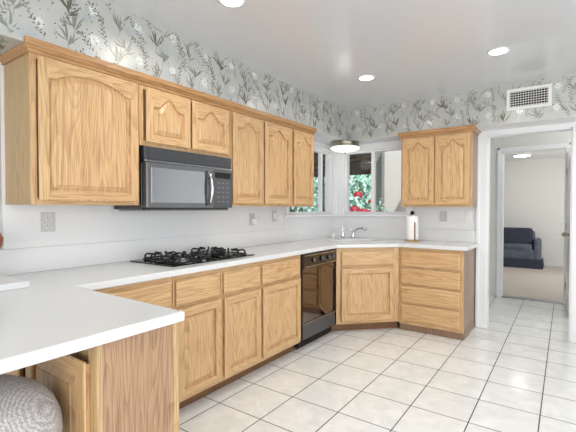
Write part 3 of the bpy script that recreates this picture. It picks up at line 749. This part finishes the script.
bm = B(); box(bm, -vw/2, vw/2, -.012, -.0012, vh/2-.028, vh/2, 0, .003); box(bm, -vw/2, vw/2, -.012, -.0012, -vh/2, -vh/2+.028, 0, .003)
box(bm, -vw/2, -vw/2+.028, -.0118, -.0012, -vh/2+.026, vh/2-.026); box(bm, vw/2-.028, vw/2, -.0118, -.0012, -vh/2+.026, vh/2-.026); build('frame', bm, IVORY, t)
bm = B(); box(bm, -vw/2+.02, vw/2-.02, -.003, -.0012, -vh/2+.02, vh/2-.02); build('backing', bm, DARK, t)
bm = B()
for i in range(15): x = -vw/2+.036+i*(vw-.072)/14; box(bm, x-.0016, x+.0016, -.010, -.003, -vh/2+.025, vh/2-.025)
for i in range(7): z = -vh/2+.034+i*(vh-.068)/6; box(bm, -vw/2+.025, vw/2-.025, -.009, -.003, z-.002, z+.002)
build('slat', bm, IVORY, t)
t = thing('corner_lamp', 'round metal-rimmed white glass lamp under the soffit at the corner window', 'ceiling lamp', (.285, 4.455, SOFZ))
bm = B(); lathe(bm, [(.0, -.001), (.17, -.001), (.178, -.008), (.172, -.02), (.176, -.06), (.168, -.066), (.16, -.062), (.0, -.06)], 48); build('rim', bm, BRASS, t)
bm = B(); lathe(bm, [(.172, -.062), (.186, -.070), (.180, -.086), (.15, -.105), (.09, -.118), (0, -.123)], 48); build('glass_shade', bm, SHADEG, t)
bm = B(); lathe(bm, [(0, -.148), (.008, -.146), (.012, -.136), (.006, -.124), (0, -.122)], 16); build('finial', bm, BRASS, t)
h_ = thing('ceiling_light', 'round unseen ceiling light added to brighten the tiled hall beyond the doorway', 'ceiling light', (3.1, 5.5, 2.45))  # fixture added out of view because the hall rendered too dark
bm = B(); lathe(bm, [(0, -.0006), (.17, -.0006), (.17, -.02), (.15, -.022), (0, -.02)], 36); build('base_ring', bm, TRIM, h_)
bm = B(); lathe(bm, [(.15, -.0225), (.14, -.035), (.08, -.042), (0, -.044)], 36); build('glass_shade', bm, LAMPON, h_)
l = bpy.data.lights.new('hall_fill', 'POINT'); l.energy = 15; l.shadow_soft_size = .15; l.color = (1, .98, .94)
lo = bpy.data.objects.new('hall_fill', l); COL.objects.link(lo); lo.parent = h_; lo.location = (0, 0, -.25)
l = bpy.data.lights.new('corner_lamp_bulb', 'POINT'); l.energy = .5; l.shadow_soft_size = .08; l.color = (1, .95, .85)
lo = bpy.data.objects.new('corner_lamp_bulb', l); COL.objects.link(lo); lo.parent = t; lo.location = (0, 0, -.22)
t = thing('ceiling_light', 'round lit ceiling light in the carpeted far room', 'ceiling light', (1.80, 9.6, 2.44))
bm = B(); lathe(bm, [(0, -.0006), (.17, -.0006), (.17, -.02), (.15, -.022), (0, -.02)], 36); build('base_ring', bm, TRIM, t)
bm = B(); lathe(bm, [(.15, -.0225), (.14, -.035), (.08, -.042), (0, -.044)], 36); build('glass_shade', bm, LAMPON, t)

# ------------------------------------------------------------------ sofa in the far room
t = thing('sofa', 'dark blue-grey velvet sofa against the far room wall', 'sofa', (1.19, 10.57, .006))
bm = B(); box(bm, -.93, .93, -.60, -.05, .08, .40, 0, .02); build('base', bm, NAVY, t)
for x in (-.94, .82): bm = B(); box(bm, x, x+.12, -.62, -.05, .05, .64, 0, .06); build('arm', bm, NAVY, t)
bm = B(); box(bm, -.80, .82, -.34, -.03, .38, .80, 0, .07); build('backrest', bm, NAVY, t)
for x in (-.80, .0): bm = B(); box(bm, x+.005, x+.79, -.62, -.30, .385, .52, 0, .05); build('seat_cushion', bm, NAVY, t)
for x in (-.80, .0):
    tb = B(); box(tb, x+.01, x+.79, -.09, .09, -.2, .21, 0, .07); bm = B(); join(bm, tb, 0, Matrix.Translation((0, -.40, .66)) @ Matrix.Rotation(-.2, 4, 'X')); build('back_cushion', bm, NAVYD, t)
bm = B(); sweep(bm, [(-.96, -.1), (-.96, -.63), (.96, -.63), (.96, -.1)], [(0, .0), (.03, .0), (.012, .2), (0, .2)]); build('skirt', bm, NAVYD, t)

# ------------------------------------------------------------------ stool tucked under the peninsula overhang
t = thing('bar_stool', 'round upholstered stool in grey woven fabric under the peninsula overhang', 'stool', (1.20, .365, 0))
bm = B(); lathe(bm, [(0, .57), (.19, .57), (.222, .585), (.234, .63), (.230, .675), (.212, .72), (.18, .757), (.13, .785), (.07, .80), (0, .803)], 48); build('seat_cushion', bm, FABRIC, t)
bm = B(); lathe(bm, [(.16, .545), (.20, .545), (.20, .572), (.16, .572), (.16, .545)], 40); build('seat_frame', bm, OAKD, t)
for k in range(4):
    a = PI/4+k*PI/2; bm = B(); tube(bm, [(.15*math.cos(a), .15*math.sin(a), .568), (.21*math.cos(a), .21*math.sin(a), .0)], [.02, .014], 12); build('leg', bm, OAKD, t)
bm = B(); tube(bm, [(.19*math.cos(2*PI*k/32), .19*math.sin(2*PI*k/32), .22) for k in range(33)], .009, 8, cap=False); build('footrest', bm, STEEL, t)

# ------------------------------------------------------------------ patio and garden outside the corner window
bm = B(); box(bm, -14, 3, -8, 20, -.30, -.12)
for f in list(bm.faces): pass
struct('ground', bm, CONC)
bm = B(); box(bm, -.34, .88, 6.9, 7.0, -.12, 2.50); struct('wall_siding', bm, SIDING)
t = thing('patio_cover', 'brown timber patio cover with rafters seen through the corner window', 'patio cover', (-1.6, 6.0, 2.2))
RF = lambda x: 2.40+.10*min(0, x)
bm = B()
v = [bm.verts.new(p) for p in ((1.4, -4.5, RF(0)-2.2+.14), (1.4, 2.4, RF(0)-2.2+.14), (-1.5, 2.4, RF(-3.1)-2.2+.14), (-1.5, -4.5, RF(-3.1)-2.2+.14))]
v2 = [bm.verts.new(q.co+Vector((0, 0, .02))) for q in v]
bm.faces.new(v); bm.faces.new(v2[::-1])
for i in range(4): bm.faces.new((v[i], v[(i+1) % 4], v2[(i+1) % 4], v2[i]))
build('roof_boards', bm, PLANKB, t)
for k in range(9):
    y = -3.8+k*.75; bm = B()
    tube(bm, [(1.38, y, RF(0)-2.2+.07), (-1.5, y, RF(-3.1)-2.2+.07)], .055, 4); build('rafter', bm, BARKB, t)
bm = B(); box(bm, -.75, -.63, -4.5, 2.18, -.14, .04, 0, .005); build('beam', bm, BARKB, t)
bm = B(); box(bm, -.70, 1.24, 2.2, 2.32, -.12, .13, 0, .005); build('beam', bm, BARKB, t)
for x, y in ((-.69, .7), (-.69, 2.26), (-.69, -2.6), (1.0, 2.26)):
    bm = B(); box(bm, x-.05, x+.05, y-.05, y+.05, -2.32, -.1, 0, .004); build('post', bm, POSTW if x > 0 else BARKB, t)
t = thing('patio_lamp', 'small amber ceiling lamp under the patio cover outside', 'lamp', (-.30, 5.55, 2.325))
bm = B(); cyl(bm, (0, 0, .0), .08, .10, n=20); build('base', bm, BARKB, t)
bm = B(); lathe(bm, [(.11, -.05), (.12, -.07), (.09, -.12), (0, -.14)], 24); build('shade', bm, BULB, t)

def shrub(x, y, h, r, n, seed, mats, label, name='garden_shrub', cat='shrub', lf=.07, roses=()):
    R = random.Random(seed); t = thing(name, label, cat, (x, y, -.12)); bm = B()
    for k in range(n):
        th_, ph = R.uniform(0, 2*PI), math.acos(R.uniform(-1, 1)); q = R.uniform(.45, 1)**.5
        c = Vector((math.cos(th_)*math.sin(ph)*r*q, math.sin(th_)*math.sin(ph)*r*q, h*.56+math.cos(ph)*h*.44*q))
        a = Vector((R.gauss(0, 1), R.gauss(0, 1), R.gauss(0, 1)-.2)).normalized(); b = a.orthogonal().normalized(); s_ = lf*R.uniform(.6, 1.3)
        vs = [bm.verts.new(c+a*s_*u+b*s_*w_) for u, w_ in ((-.5, 0), (-.1, .28), (.5, 0), (-.1, -.28))]
        bm.faces.new(vs).material_index = R.randint(0, len(mats)-1)
    build('foliage', bm, mats, t)
    bm = B()
    for k in range(6):
        a = R.uniform(0, 6.28); tube(bm, bez((0, 0, 0), (.1*r*math.cos(a), .1*r*math.sin(a), h*.4), (.6*r*math.cos(a), .6*r*math.sin(a), h*.8), 6), [.02*h*(1-i*.13) for i in range(7)], 6)
    build('stem', bm, STEMM, t)
    for rx, ry, rz, rr in roses:
        bm = B()
        for ring in range(4):
            for k in range(6):
                a = k*PI/3+ring*.5; q = rr*(.3+.22*ring); c = Vector((math.cos(a)*q, math.sin(a)*q, rr*(.4-.18*ring)))
                nrm = (c+Vector((0, 0, rr*.3))).normalized(); tx = nrm.orthogonal().normalized(); ty = nrm.cross(tx)
                bm.faces.new([bm.verts.new(c+(tx*math.cos(m*PI/3)+ty*math.sin(m*PI/3))*rr*.5+nrm*(.1*rr if m % 2 else 0)) for m in range(6)])
        build('bloom', bm, ROSE, t, (rx-x, ry-y, rz+.12))
    return t
shrub(-.05, 6.05, 1.75, .34, 520, 3, [LEAFA, LEAFB], 'rose bush with dark red blooms just outside the corner window', 'rose_bush', 'rose bush', .06,
      roses=((-.13, 5.72, 1.53, .075), (-.20, 5.75, 1.30, .085), (.06, 5.80, 1.42, .05), (-.02, 5.70, 1.26, .07), (.05, 5.78, 1.25, .05)))
for i, (x, y, h, r, n, lab) in enumerate(((-1.5, 10.3, 2.6, 1.3, 1700, 'leafy pale green shrub behind the rose bush'), (1.4, 12.6, 3.0, 1.2, 1200, 'tall shrub behind the grey board wall'),
     (-4.2, 9.4, 3.1, 1.5, 2000, 'broad green shrub seen through the left pane beyond the posts'), (-5.0, 6.6, 2.2, 1.0, 1300, 'low green shrub left of the patio post'),
     (-3.4, 12.5, 4.2, 1.8, 1700, 'tall garden tree crown farthest behind the patio'), (-5.6, 4.6, 1.9, 1.0, 900, 'rounded shrub seen under the last left wall cabinet'))):
    shrub(x, y, h, r, n, 40+i, [LEAFA, LEAFB] if i % 2 else [LEAFB, LEAFB, LEAFA], lab, lf=.17)
